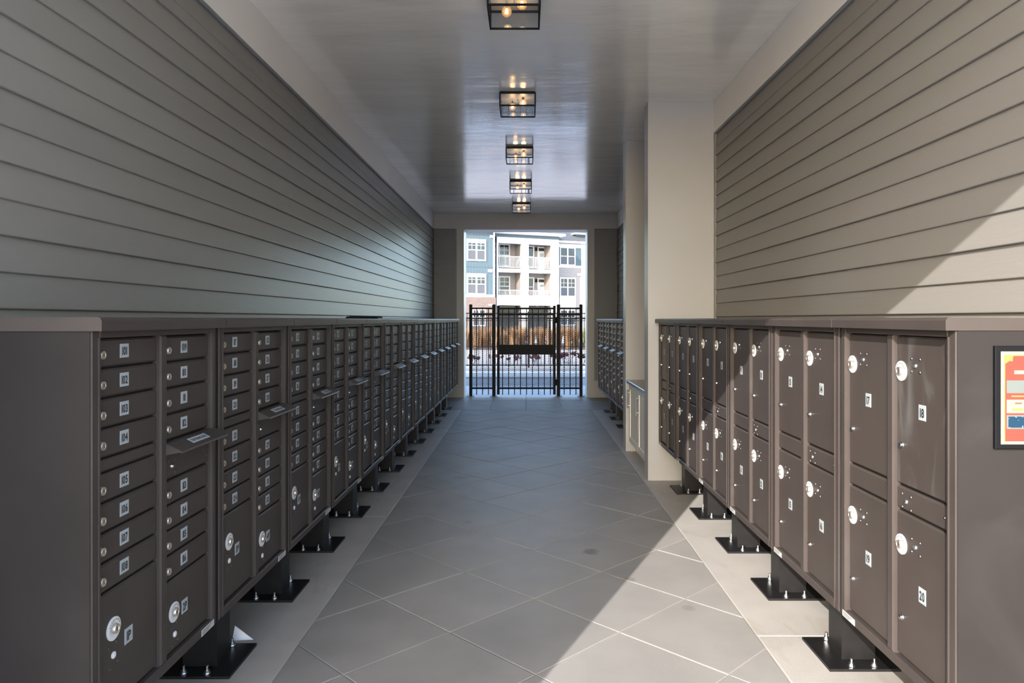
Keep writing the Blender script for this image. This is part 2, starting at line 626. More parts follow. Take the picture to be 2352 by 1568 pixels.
# frieze boards under the ceiling
trim(MB().box(-WX, -WX + 0.024, Y0, Y1 - 0.022, HEAD, CEIL - 0.001), 'ceiling_board')
trim(MB().box(WX - 0.024, WX, Y0, 6.48, HEAD, CEIL - 0.001), 'ceiling_board')
trim(MB().box(WX - 0.024, WX, 8.13, Y1 - 0.022, HEAD, CEIL - 0.001), 'ceiling_board')
# dark channels where the siding ends
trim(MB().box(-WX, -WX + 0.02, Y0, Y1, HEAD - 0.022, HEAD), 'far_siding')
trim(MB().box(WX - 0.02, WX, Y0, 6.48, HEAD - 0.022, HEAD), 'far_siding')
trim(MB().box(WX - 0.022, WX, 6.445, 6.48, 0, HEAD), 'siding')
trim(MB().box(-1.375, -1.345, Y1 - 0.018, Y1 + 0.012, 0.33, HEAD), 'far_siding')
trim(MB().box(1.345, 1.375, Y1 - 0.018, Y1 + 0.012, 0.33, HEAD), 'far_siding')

# lap siding: one plank each
EXP = 0.1268


def plank_mesh(length, butt):
    def f():
        # profile in (out, z): butt edge at the bottom, tapering under the plank above
        prof = [(0, 0), (butt - 0.0025, 0), (butt, 0.003), (butt, 0.007), (0.0025, EXP + 0.014), (0, EXP + 0.014)]
        return MB().prism([(p[0], p[1]) for p in prof], 'y', 0, length).mesh('siding_plank', 'siding')
    return cached(('plank', length, butt), f)


def side_wall_planks(parent, face, sign, ya, yb, zphase):
    k = 0
    z = zphase - EXP
    while z < HEAD - 0.02:
        if z > -0.02:
            me = plank_mesh(round(yb - ya, 3), 0.018 if k % 2 else 0.014)
            o = put('siding_plank', me, parent)
            if sign > 0:
                o.location = (face, ya, z)
            else:
                o.location = (face, yb, z)
                o.rotation_euler = (0, 0, math.pi)
            if z + EXP + 0.014 > HEAD:
                o.location.z = HEAD - EXP - 0.014
        k += 1
        z += EXP


side_wall_planks(wall_left, -WX, 1, Y0, Y1, 1.5658 - 12 * EXP)
side_wall_planks(wall_right, WX, -1, Y0, 6.445, 1.5536 - 12 * EXP)
side_wall_planks(wall_right, WX, -1, 8.13, Y1, 1.5536 - 12 * EXP)
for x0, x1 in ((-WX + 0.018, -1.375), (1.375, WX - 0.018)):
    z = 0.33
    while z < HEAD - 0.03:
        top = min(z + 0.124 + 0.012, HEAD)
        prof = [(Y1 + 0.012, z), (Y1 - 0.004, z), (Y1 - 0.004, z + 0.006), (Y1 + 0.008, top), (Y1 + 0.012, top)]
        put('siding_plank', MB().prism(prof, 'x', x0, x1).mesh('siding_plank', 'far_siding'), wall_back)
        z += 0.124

# the two wing walls that hold the cabinet niche
struct('wall_niche_near', MB().box(1.163, WX, 6.48, 6.68, 0, CEIL - 0.001), 'trim')
struct('wall_niche_far', MB().box(1.163, WX, 7.92, 8.12, 0, CEIL - 0.001), 'trim')
struct('wall_niche_rear', MB().box(WX - 0.03, WX, 6.68, 7.92, 0, CEIL - 0.001), 'trim')

# ------------------------------------------------------------------ cluster mailboxes
BT, BB = 1.50, 0.35     # cabinet top and bottom
CAPT = 1.536


def zr(r):
    return CAM_Z - r


def m_body(W):
    h = W / 2
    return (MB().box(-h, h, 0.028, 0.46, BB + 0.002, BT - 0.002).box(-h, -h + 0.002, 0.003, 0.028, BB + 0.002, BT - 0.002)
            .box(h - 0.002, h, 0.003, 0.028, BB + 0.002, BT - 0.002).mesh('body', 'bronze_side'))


def m_frame(W, mull, rim, top, bot):
    h = W / 2 - 0.0022
    rim -= 0.0022
    mb = MB()
    d = 0.032
    mb.door(-h, -h + rim, 0, d, BB, BT, 0.005)
    mb.door(h - rim, h, 0, d, BB, BT, 0.005)
    mb.door(-mull, mull, 0.0, d, bot, top, 0.005)
    mb.door(-h + rim, h - rim, 0, d, top, BT, 0.003)
    mb.door(-h + rim, h - rim, 0, d, BB, bot, 0.003)
    # raised bead round the front
    mb.box(-h + rim - 0.010, -h + rim - 0.004, -0.004, 0.002, bot, top)
    mb.box(h - rim + 0.004, h - rim + 0.010, -0.004, 0.002, bot, top)
    return mb.mesh('frame', 'bronze')


def m_cap(P):
    h = P / 2 - 0.003
    mb = MB()
    prof = [(-0.034, 1.497), (-0.034, 1.526), (-0.030, 1.533), (-0.022, CAPT), (0.46, CAPT - 0.004), (0.475, CAPT - 0.010), (0.475, 1.497), (0.03, 1.497)]
    mb.prism(prof, 'x', -h, h)
    return mb.mesh('cap', 'bronze')


def m_lock():
    mb = MB()
    mb.lathe((0, 0, 0), '-y', [(0.0128, 0.0), (0.0128, 0.007), (0.0115, 0.0095), (0.0068, 0.0095), (0.006, 0.0088)], 16)
    mb.box(-0.0013, 0.0013, -0.0094, -0.0086, -0.0048, 0.0048, 1)
    return mb.mesh('lock', 'nickel', 'ink', smooth=True)


def m_disc():
    mb = MB()
    mb.lathe((0, 0, 0), '-y', [(0.034, 0.0), (0.034, 0.003), (0.031, 0.0045), (0.021, 0.0045), (0.019, 0.003)], 28, 0)
    # printed ring of small marks
    for k in range(9):
        a = math.radians(25 + 16 * k)
        mb.box(0.0262 * math.cos(a) - 0.0013, 0.0262 * math.cos(a) + 0.0013, -0.0049, -0.0045,
               0.0262 * math.sin(a) - 0.0016, 0.0262 * math.sin(a) + 0.0016, 1)
    return mb.mesh('lock_disc', 'white', 'ink', smooth=True)


def m_cylinder():
    mb = MB()
    mb.lathe((0, 0, 0), '-y', [(0.0145, 0.002), (0.0145, 0.008), (0.0130, 0.011), (0.0095, 0.0115), (0.0075, 0.0095)], 16)
    mb.box(-0.0016, 0.0016, -0.0105, -0.0092, -0.0065, 0.0065, 1)
    return mb.mesh('lock_cylinder', 'nickel', 'ink', smooth=True)


def m_stud():
    return MB().lathe((0, 0, 0), '-y', [(0.0085, 0), (0.0075, 0.004), (0.004, 0.007), (0.001, 0.0078)], 10).mesh('stud', 'steel', smooth=True)


def m_rivet():
    return MB().lathe((0, 0, 0), '-y', [(0.0052, 0), (0.004, 0.0025), (0.001, 0.0034)], 8).mesh('rivet', 'bronze', smooth=True)


def m_rivet_bright():
    return MB().lathe((0, 0, 0), '-y', [(0.0048, 0), (0.0036, 0.0022), (0.001, 0.003)], 8).mesh('rivet', 'dull_steel', smooth=True)


def m_button():
    return MB().lathe((0, 0, 0), '-y', [(0.0105, 0), (0.0105, 0.003), (0.008, 0.005), (0.002, 0.006)], 12).mesh('button', 'white', smooth=True)


def m_knob():
    return MB().lathe((0, 0, 0), '-y', [(0.0105, 0), (0.0095, 0.004), (0.006, 0.005), (0.0055, 0.007), (0.0075, 0.010), (0.002, 0.012)], 12).mesh('knob', 'steel', smooth=True)


def m_label(txt, w=0.045, h=0.042):
    def f():
        mb = MB()
        mb.door(-w / 2, w / 2, -0.0012, 0, -h / 2, h / 2, 0.0006, 0)
        text_into(mb, txt, 0, -0.0017, 0, w * 0.68, h * 0.58, 1, 0.10)
        return mb.mesh('number_label', 'label', 'ink')
    return cached(('label', txt, w, h), f)


def m_post():
    return MB().box(-0.065, 0.065, 0.15, 0.30, 0.012, BB + 0.004).mesh('pedestal', 'pedestal')


def m_plate():
    return MB().door(-0.15, 0.15, -0.15, 0.15, 0, 0.013, 0.002).mesh('base_plate', 'pedestal')


def m_plate2():
    mb = MB()
    mb.box(-0.15, 0.15, 0.06, 0.37, 0.0, 0.009)
    mb.prism([(-0.15, 0.06), (0.15, 0.06), (0.15, 0.37), (-0.15, 0.37)], 'z', 0.009, 0.012)
    return mb.mesh('base_plate', 'pedestal')


def m_bolt():
    mb = MB()
    mb.lathe((0, 0, 0), 'z', [(0.015, 0), (0.015, 0.003)], 12)
    mb.lathe((0, 0, 0.003), 'z', [(0.0115, 0), (0.0115, 0.011), (0.009, 0.012)], 6)
    mb.lathe((0, 0, 0.015), 'z', [(0.006, 0), (0.006, 0.018), (0.004, 0.020)], 8)
    return mb.mesh('anchor_bolt', 'steel')


def m_rating():
    mb = MB().box(-0.05, 0.05, -0.0012, 0, -0.012, 0.012, 0)
    for k in range(3):
        mb.box(-0.042, 0.030 - 0.012 * k, -0.0016, -0.0012, 0.005 - 0.006 * k, 0.0065 - 0.006 * k, 1)
    return mb.mesh('rating_label', 'grey_label', 'ink')


def m_hood(w):
    # sheet-metal hood sloping out over the outgoing slot, with folded cheeks
    mb = MB()
    h = w / 2
    prof = [(0.012, 0.030), (-0.004, 0.028), (-0.052, 0.004), (-0.055, -0.002), (-0.052, -0.003), (-0.047, 0.001), (-0.002, 0.023), (0.012, 0.025)]
    mb.prism(prof, 'x', -h, h)
    for sx in (-1, 1):
        mb.prism([(0.012, 0.025), (-0.004, 0.023), (-0.050, 0.001), (0.012, -0.012)], 'x', sx * h - 0.003 * (sx > 0), sx * h + 0.003 * (sx < 0))
    return mb.mesh('hood', 'bronze')


def m_hood_label():
    # lies on the slope of the hood
    mb = MB()
    ang = math.atan2(0.024, 0.048)
    a = Matrix.Rotation(ang, 3, 'X')
    sub = MB().box(-0.062, 0.062, -0.014, 0.014, 0, 0.0012, 0)
    t = MB()
    text_into(t, 'OUTGOING MAIL', 0, 0, 0, 0.108, 0.013, 1)
    mb.add([a @ Vector(v) for v in sub.v], sub.f, 0)
    mb.add([a @ Vector((v[0], v[2], 0.0017)) for v in t.v], t.f, 1)
    return mb.mesh('hood_label', 'label', 'ink')


SH = {k: f() for k, f in dict(lock=m_lock, disc=m_disc, cyl=m_cylinder, stud=m_stud, rivet=m_rivet, rivetb=m_rivet_bright, button=m_button, knob=m_knob,
                             post=m_post, plate=m_plate2, bolt=m_bolt, rating=m_rating, hoodlab=m_hood_label).items()}


def door_mesh(w, h, name='mail_door', m='bronze'):
    def f():
        mb = MB()
        mb.door(-w / 2, w / 2, 0.014, 0.028, -h / 2 + 0.0035, h / 2 - 0.0035, 0.0055)
        return mb.mesh(name, m)
    return cached((name, m, round(w, 4), round(h, 4)), f)


def pedestal(root):
    put('pedestal', SH['post'], root)
    put('base_plate', SH['plate'], root)
    for bx in (-0.125, 0.125):
        for by in (0.165, 0.265):
            put('anchor_bolt', SH['bolt'], root, (bx, by, 0.012))


def parcel_fittings(d, disc, label, txt, dot, rivets=True):
    """disc, label, dot: positions relative to the door centre."""
    dc = put('lock_disc', SH['disc'], d, (disc[0], 0.014, disc[1]))
    put('lock_cylinder', SH['cyl'], d, (disc[0], 0.012, disc[1]))
    put('number_label', m_label(txt, 0.042, 0.048), d, (label[0], 0.0138, label[1]))
    put('button', SH['button'], d, (dot[0], 0.014, dot[1]))
    if rivets:
        for dx, dz in ((-0.022, 0.028), (0.016, 0.034), (-0.016, -0.034), (0.022, -0.028)):
            put('rivet', SH['rivet'], d, (dot[0] + dx, 0.014, dot[1] + dz))


def cluster_mailbox(loc, rz, label, group, first_no, first_parcel, detail):
    P, W = 0.785, 0.765
    root = thing('cluster_mailbox', label, 'mailbox', loc, rz, group)
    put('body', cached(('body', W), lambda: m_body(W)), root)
    put('frame', cached(('frame', W), lambda: m_frame(W, 0.020, 0.041, 1.477, 0.385)), root)
    put('cap', cached(('cap', P), lambda: m_cap(P)), root)
    cw = 0.3195
    no = first_no
    # near column
    cx = -0.1805
    for i in range(8):
        t = 0.054 + 0.087 * i + (0.041 if i > 3 else 0)
        zc = zr(t + 0.0435)
        d = put('mail_door', door_mesh(cw, 0.087), root, (cx, 0, zc))
        put('lock', SH['lock'], d, (-cw / 2 + 0.025, 0.014, -0.005))
        put('number_label', m_label(str(no)), d, (-0.022, 0.0138, 0.003))
        no += 1
    put('blank_strip', door_mesh(cw, 0.041, 'blank_strip'), root, (cx, 0, zr(0.402 + 0.0205)))
    d = put('parcel_door', door_mesh(cw, 0.352, 'parcel_door'), root, (cx, 0, zr(0.791 + 0.176)))
    zc = 0.967
    parcel_fittings(d, (-0.077, zc - 0.910), (0.0, zc - 0.963), '%dP' % first_parcel, (-0.077, zc - 0.988), detail)
    # second column
    cx = 0.1805
    for i in range(8):
        t = 0.056 + 0.0895 * i if i < 4 else 0.548 + 0.0862 * (i - 4)
        hgt = 0.0895 if i < 4 else 0.0862
        d = put('mail_door', door_mesh(cw, hgt), root, (cx, 0, zr(t + hgt / 2)))
        put('lock', SH['lock'], d, (-cw / 2 + 0.025, 0.014, -0.005))
        put('number_label', m_label(str(no)), d, (-0.022, 0.0138, 0.003))
        no += 1
    d = put('outgoing_panel', door_mesh(cw, 0.134, 'outgoing_panel'), root, (cx, 0, zr(0.414 + 0.067)))
    hood = put('hood', cached('hood', lambda: m_hood(0.350)), d, (0.006, 0, 0.036))
    put('hood_label', SH['hoodlab'], d, (0.005, -0.026, 0.0545))
    put('stud', SH['stud'], d, (-0.105, 0.014, -0.022))
    for dx, dz in ((-0.02, 0.02), (0.02, 0.02), (-0.02, -0.024), (0.02, -0.024)):
        put('rivet', SH['rivet'], d, (-0.105 + dx, 0.014, -0.022 + dz))
    if detail:
        for dx, dz in ((0.105, 0.005), (0.125, -0.012), (0.148, 0.012), (0.148, -0.012), (0.148, -0.036)):
            put('rivet', SH['rivet'], d, (dx, 0.014, dz))
    d = put('parcel_door', door_mesh(cw, 0.252, 'parcel_door'), root, (cx, 0, zr(0.893 + 0.126)))
    zc = 1.019
    parcel_fittings(d, (-0.091, zc - 1.010), (-0.018, zc - 1.018), '%dP' % (first_parcel + 1), (-0.087, zc - 1.088), detail)
    put('rating_label', SH['rating'], root, (0.31, -0.0002, 0.366))
    pedestal(root)
    return root


ORD = ['first', 'second', 'third', 'fourth', 'fifth', 'sixth', 'seventh', 'eighth', 'ninth', 'tenth', 'eleventh', 'twelfth', 'thirteenth']
for i in range(13):
    if i == 0:
        lab = 'bronze cluster mailbox with doors 101 to 116, nearest the camera in the long row'
    elif i == 12:
        lab = 'last bronze cluster mailbox of the long row, beside the gate opening'
    else:
        lab = '%s bronze cluster mailbox of the long row, counted from the one numbered 101' % ORD[i]
    cluster_mailbox((-1.20, 1.875 + 0.785 * (i + 0.5), 0), math.pi / 2, lab, 'cluster mailboxes of the long row', 101 + 16 * i, 1 + 2 * i, i < 5)
for i in range(4):
    lab = ('bronze cluster mailbox of the short row beyond the cabinet niche, closest to the gate' if i == 0 else
           '%s bronze cluster mailbox from the gate in the short row beyond the cabinet niche' % ORD[i])
    cluster_mailbox((1.245, 11.68 - 0.785 * (i + 0.5), 0), -math.pi / 2, lab, 'cluster mailboxes of the short row', 309 + 16 * i, 27 + 2 * i, False)


# ------------------------------------------------------------------ parcel lockers
def parcel_locker(loc, rz, label, first, dusty):
    P, W = 0.748, 0.735
    root = thing('parcel_locker', label, 'parcel locker', loc, rz, 'parcel lockers in the row with the red notice')
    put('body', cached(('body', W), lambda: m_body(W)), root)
    put('frame', cached(('frame', W), lambda: m_frame(W, 0.020, 0.044, 1.477, 0.385)), root)
    put('cap', cached(('cap', P), lambda: m_cap(P)), root)
    cw = 0.3015
    for c, cx in enumerate((-0.1725, 0.1725)):
        for r in range(2):
            t0, t1 = ((0.054, 0.562), (0.648, 1.143))[r]
            zc = (t0 + t1) / 2
            m = 'bronze_dusty' if (dusty and c == 1 and r == 0) else 'bronze'
            d = put('parcel_door', door_mesh(cw, t1 - t0, 'parcel_door', m), root, (cx, 0, zr(zc)))
            if m == 'bronze_dusty':
                d['label'] = 'bronze door smeared with pale dust'
            k = ((0.175, 0.152, 0.301, 0.425), (0.762, 0.746, 0.890, 1.008))[r]
            lx = -cw / 2
            put('lock_disc', SH['disc'], d, (lx + 0.028, 0.014, zc - k[0]))
            put('lock_cylinder', SH['cyl'], d, (lx + 0.028, 0.012, zc - k[0]))
            put('stud', SH['stud'], d, (lx + 0.112, 0.014, zc - k[1]))
            for dx in (-0.024, 0.024):
                for dz in (-0.021, 0.021):
                    put('rivet', SH['rivetb'], d, (lx + 0.112 + dx, 0.014, zc - k[1] + dz))
            put('number_label', m_label('%d' % (first + c + 2 * r), 0.040, 0.050), d, (lx + 0.150, 0.0138, zc - k[2]))
            put('knob', SH['knob'], d, (lx + 0.032, 0.014, zc - k[3]))
        s = put('blank_strip', door_mesh(cw, 0.083, 'blank_strip'), root, (cx, 0, zr(0.605)))
        if c == 1:
            put('stud', SH['stud'], s, (-0.093, 0.014, -0.006))
            for dx in (-0.026, 0.026):
                for dz in (-0.023, 0.021):
                    put('rivet', SH['rivetb'], s, (-0.093 + dx, 0.014, -0.006 + dz))
            put('rivet', SH['rivetb'], s, (0.115, 0.014, 0.0))
    put('rating_label', SH['rating'], root, (-0.30, -0.0002, 0.366))
    pedestal(root)
    return root


for i in range(6):
    lab = ('bronze parcel locker carrying the red notice on its end panel, door dusty' if i == 0 else
           'bronze parcel locker against the pale wing wall, last of its row' if i == 5 else
           '%s bronze parcel locker counted from the one with the red notice' % ORD[i])
    parcel_locker((1.262, 1.992 + 0.748 * (i + 0.5), 0), -math.pi / 2, lab, 17 - 4 * i if i < 5 else 21, i == 0)

# framed notice on the end of the nearest locker
nt_ = thing('framed_notice', 'red printed notice in a black frame on the end of the nearest parcel locker', 'notice', (1.492, 1.9955, 1.3025))
nw, nh = 0.125, 0.150
put('frame', MB().door(-nw, nw, -0.010, -0.0005, -nh, nh, 0.002).mesh('frame', 'black_metal'), nt_)
sh = put('printed_sheet', MB().box(-0.110, 0.110, -0.0112, -0.010, -0.136, 0.134).mesh('printed_sheet', 'poster_cream'), nt_)
put('red_field', MB().box(-0.098, 0.098, -0.0118, -0.0112, -0.127, 0.124).mesh('red_field', 'poster_red'), sh)
put('gold_edge', MB().box(-0.1005, -0.098, -0.0118, -0.0112, -0.127, 0.124).box(-0.098, 0.098, -0.01185, -0.0118, 0.121, 0.124).mesh('gold_edge', 'poster_gold'), sh)
put('gold_ribbon', MB().prism([(-0.098, 0.121), (-0.075, 0.121), (-0.077, 0.105), (-0.085, 0.107), (-0.098, 0.098)], 'y', -0.0123, -0.0118).mesh('gold_ribbon', 'poster_gold'), sh)
put('title_bar', MB().box(-0.072, 0.072, -0.0123, -0.0118, 0.068, 0.079).mesh('title_bar', 'poster_cream'), sh)
put('pale_card', MB().box(-0.094, 0.094, -0.0123, -0.0118, 0.013, 0.050).mesh('pale_card', 'poster_pale'), sh)
put('gold_band', MB().box(-0.080, 0.080, -0.0123, -0.0118, 0.002, 0.006).mesh('gold_band', 'poster_gold'), sh)
cc = put('cream_card', MB().box(-0.094, 0.094, -0.0123, -0.0118, -0.045, -0.006).box(-0.070, -0.050, -0.0127, -0.0123, -0.019, -0.014, 1)
         .box(-0.078, -0.046, -0.0127, -0.0123, -0.038, -0.031, 2).mesh('cream_card', 'poster_cream', 'poster_ink', 'poster_gold'), sh)
put('blue_card', MB().box(-0.094, 0.094, -0.0123, -0.0118, -0.091, -0.051, 1).box(-0.089, 0.094, -0.0127, -0.0123, -0.087, -0.055, 0)
    .mesh('blue_card', 'poster_blue', 'poster_pale'), sh)

# scrap of paper behind the second pedestal, limp sheet on one cap
pm = MB()
pm.add([(-0.05, 0, 0.0), (0.045, 0.012, 0.0), (-0.045, 0.02, 0.062), (-0.05, 0.003, 0.001), (0.045, 0.015, 0.001), (-0.045, 0.023, 0.063)],
       [(0, 1, 2), (3, 5, 4), (0, 3, 4, 1), (1, 4, 5, 2), (2, 5, 3, 0)])
thing('paper_scrap', 'folded scrap of white paper leaning behind the second pedestal of the long row', 'paper', (-1.345, 3.245, 0.002), 0.0, None, pm.mesh('paper_scrap', 'paper'))
lm = MB()
xs = [(-0.07, 0.0), (-0.02, 0.012), (0.03, 0.006), (0.09, 0.016), (0.14, 0.004)]
for (a, za), (b, zb) in zip(xs, xs[1:]):
    lm.add([(a, -0.12, za), (b, -0.12, zb), (b, 0.16, zb + 0.004), (a, 0.16, za + 0.003), (a, -0.12, za + 0.002), (b, -0.12, zb + 0.002), (b, 0.16, zb + 0.006), (a, 0.16, za + 0.005)],
           [(0, 3, 2, 1), (4, 5, 6, 7), (0, 1, 5, 4), (1, 2, 6, 5), (2, 3, 7, 6), (3, 0, 4, 7)])
thing('limp_sheet', 'limp dark plastic sheet lying on a cap in the long row', 'sheet', (-1.40, 5.98, 1.5365), math.pi / 2, None, lm.mesh('limp_sheet', 'black_metal'))

# ------------------------------------------------------------------ cabinet in the niche
cab = thing('niche_cabinet', 'white two-door shaker cabinet between the two wing walls', 'cabinet', (1.20, 7.30, 0), -math.pi / 2)
put('body', MB().box(-0.615, 0.615, 0.022, 0.575, 0.11, 0.795).mesh('body', 'cabinet'), cab)
put('toe_kick', MB().box(-0.615, 0.615, 0.08, 0.55, 0.0, 0.11).mesh('toe_kick', 'cabinet'), cab)
for sx in (-1, 1):
    w = 0.606
    mb = MB()
    x0, x1, z0, z1 = -w / 2, w / 2, -0.335, 0.335
    mb.door(x0, x0 + 0.06, 0, 0.022, z0, z1, 0.002)
    mb.door(x1 - 0.06, x1, 0, 0.022, z0, z1, 0.002)
    mb.door(x0 + 0.06, x1 - 0.06, 0, 0.022, z1 - 0.06, z1, 0.002)
    mb.door(x0 + 0.06, x1 - 0.06, 0, 0.022, z0, z0 + 0.06, 0.002)
    mb.box(x0 + 0.06, x1 - 0.06, 0.010, 0.021, z0 + 0.06, z1 - 0.06)
    d = put('door', mb.mesh('door', 'cabinet'), cab, (sx * 0.307, 0, 0.452))
    hm = MB()
    hx_ = -0.22
    hm.bar((hx_, -0.032, 0.06), (hx_, -0.032, 0.27), 0.006, 8)
    hm.bar((hx_, -0.032, 0.09), (hx_, 0.001, 0.09), 0.005, 6)
    hm.bar((hx_, -0.032, 0.24), (hx_, 0.001, 0.24), 0.005, 6)
    tag(put('handle', hm.mesh('handle', 'steel', smooth=True), d), 'brushed steel bar handle')
thing('worktop', 'dark polished stone worktop resting on the white niche cabinet', 'worktop', (0, 0, 0), 0, None,
      MB().prism([(1.168, 0.797), (1.168, 0.826), (1.172, 0.829), (1.778, 0.829), (1.778, 0.797)], 'y', 6.683, 7.917).mesh('worktop', 'worktop'))

# ------------------------------------------------------------------ lanterns on the ceiling
LW, LD, LH = 0.333, 0.36, 0.138


def lantern_meshes():
    h, d = LW / 2, LD / 2
    t = 0.011
    f = MB()
    for sx in (-1, 1):
        for sy in (-1, 1):
            x, y = sx * (h - t / 2), sy * (d - t / 2)
            f.box(x - t / 2, x + t / 2, y - t / 2, y + t / 2, -LH, -0.012)
    for z0, z1 in ((-LH, -LH + t), (-0.026, -0.012)):
        for sy in (-1, 1):
            y = sy * (d - t / 2)
            f.box(-h + t, h - t, y - t / 2, y + t / 2, z0, z1)
        for sx in (-1, 1):
            x = sx * (h - t / 2)
            f.box(x - t / 2, x + t / 2, -d + t, d - t, z0, z1)
    r = {}
    r['frame'] = f.mesh('frame', 'black_metal')
    r['canopy'] = MB().box(-h + 0.012, h - 0.012, -d + 0.012, d - 0.012, -0.012, -0.0005).mesh('canopy', 'black_metal')
    r['backplate'] = MB().box(-h + 0.014, h - 0.014, -d + 0.014, d - 0.014, -0.014, -0.012).mesh('reflector', 'trim')
    a = h - t / 2
    b = d - t / 2
    r['pf'] = MB().box(-h + t, h - t, -0.001, 0.001, -LH + t, -0.026).mesh('glass_pane', 'glass')
    r['ps'] = MB().box(-0.001, 0.001, -d + t, d - t, -LH + t, -0.026).mesh('glass_pane', 'glass')
    r['pb'] = MB().box(-h + t, h - t, -d + t, d - t, -0.001, 0.001).mesh('glass_pane', 'glass')
    s = MB()
    s.bar((0, 0, -0.046), (0, 0, -0.052), 0.004, 8)
    s.lathe((0, 0, -0.066), 'z', [(0.006, 0.022), (0.011, 0.016), (0.012, 0.0)], 12)
    r['socket'] = s.mesh('socket', 'black_metal', smooth=True)
    bl = MB()
    R = 0.033
    prof = [(0.010, 0.0)]
    for k in range(1, 11):
        a_ = math.pi * (0.12 + 0.86 * k / 10)
        prof.append((R * math.sin(a_), -0.032 + R * math.cos(a_)))
    bl.lathe((0, 0, -0.066), 'z', prof, 18)
    r['bulb'] = bl.mesh('bulb', 'bulb', smooth=True)
    fl = MB()
    for k in range(4):
        x = -0.009 + 0.006 * k
        fl.bar((x * 0.5, 0, -0.078), (x, 0.003 * (-1) ** k, -0.108), 0.0016, 5)
    r['filament'] = fl.mesh('filament', 'filament')
    r['screw'] = MB().lathe((0, 0, -0.024), 'z', [(0.005, 0.0), (0.005, 0.003)], 8).mesh('screw', 'black_metal')
    return r


LM = lantern_meshes()
LORD = ['black-framed glass lantern on the ceiling, nearest the camera and farthest from the gate', 'fourth black-framed glass lantern on the ceiling counted from the gate',
        'third black-framed glass lantern on the ceiling counted from the gate', 'second black-framed glass lantern on the ceiling counted from the gate',
        'black-framed glass lantern on the ceiling closest to the gate']
for i in range(5):
    yc = 4.20 + 1.985 * i + LD / 2
    lt = thing('ceiling_lantern', LORD[i], 'ceiling light', (-0.072, yc, CEIL), 0, 'glass lanterns along the ceiling')
    put('frame', LM['frame'], lt)
    put('canopy', LM['canopy'], lt)
    put('reflector', LM['backplate'], lt)
    for sy in (-1, 1):
        put('glass_pane', LM['pf'], lt, (0, sy * (LD / 2 - 0.0055), 0))
    for sx in (-1, 1):
        put('glass_pane', LM['ps'], lt, (sx * (LW / 2 - 0.0055), 0, 0))
    put('glass_pane', LM['pb'], lt, (0, 0, -LH + 0.006))
    for dy in (0, 0.03):
        put('screw', LM['screw'], lt, (0, dy, 0))
    for bx, by, bz in ((-0.05, 0.04, 0.018), (0.05, -0.03, 0.034)):
        s = put('socket', LM['socket'], lt, (bx, by, bz))
        put('bulb', LM['bulb'], s)
        put('filament', LM['filament'], s)
        pl = bpy.data.lights.new('bulb_glow', 'POINT')
        pl.energy = 0.16
        pl.color = (1.0, 0.87, 0.72)
        pl.shadow_soft_size = 0.028
        po = bpy.data.objects.new('bulb_glow', pl)
        COL.objects.link(po)
        po.parent = s
        po.location = (0, 0, -0.093)

# ------------------------------------------------------------------ gate with its side panels
GY = 13.50


def mesh_strands(x0, x1, z0, z1, px=0.027, pz=0.042, t=0.0031):
    """Expanded-metal lattice: zigzag strands that touch at the nodes."""
    mb = MB()
    n = max(2, round((x1 - x0) / (px / 2)))
    hx2 = (x1 - x0) / n
    m = round((z1 - z0) / (pz / 2))
    hz2 = (z1 - z0) / m
    for i in range(n):
        xa, xb = x0 + i * hx2, x0 + (i + 1) * hx2
        vs, fs = [], []
        for j in range(m + 1):
            x = xa if (i + j) % 2 == 0 else xb
            z = z0 + j * hz2
            vs += [(x - t, -0.002, z), (x + t, -0.002, z), (x + t, 0.002, z), (x - t, 0.002, z)]
        for j in range(m):
            a = 4 * j
            for k in range(4):
                q = (k + 1) % 4
                fs.append((a + k, a + q, a + 4 + q, a + 4 + k))
        mb.add(vs, fs)
    return mb


def post(parent, x, w, z1, name='post', z0=0.0):
    mb = MB()
    h = w / 2
    mb.box(-h, h, -h, h, z0, z1 - 0.03)
    mb.prism([(-h - 0.004, -h - 0.004), (h + 0.004, -h - 0.004), (h + 0.004, h + 0.004), (-h - 0.004, h + 0.004)], 'z', z1 - 0.03, z1 - 0.012)
    mb.add([(-h, -h, z1 - 0.012), (h, -h, z1 - 0.012), (h, h, z1 - 0.012), (-h, h, z1 - 0.012),
            (-h * .6, -h * .6, z1), (h * .6, -h * .6, z1), (h * .6, h * .6, z1), (-h * .6, h * .6, z1)],
           [(0, 1, 5, 4), (1, 2, 6, 5), (2, 3, 7, 6), (3, 0, 4, 7), (4, 5, 6, 7)])
    return put(name, mb.mesh(name, 'black_metal'), parent, (x, 0, 0))


ZT, ZS, ZB = 1.745, 1.625, 0.167     # rail heights
PICK = cached('picket', lambda: MB().box(-0.0085, 0.0085, -0.0085, 0.0085, 0.04, ZT + 0.01).mesh('picket', 'black_metal'))


def rail(parent, xa, xb, z, h=0.03):
    put('rail', MB().box(xa, xb, -0.014, 0.014, z - h / 2, z + h / 2).mesh('rail', 'black_metal'), parent)


def foot(parent, x):
    f = put('post_foot', MB().box(-0.075, 0.075, -0.055, 0.055, 0.0, 0.010).mesh('post_foot', 'kerb'), parent, (x, 0, 0))
    for sx in (-1, 1):
        put('anchor_bolt', SH['bolt'], f, (sx * 0.058, -0.03, 0.010))


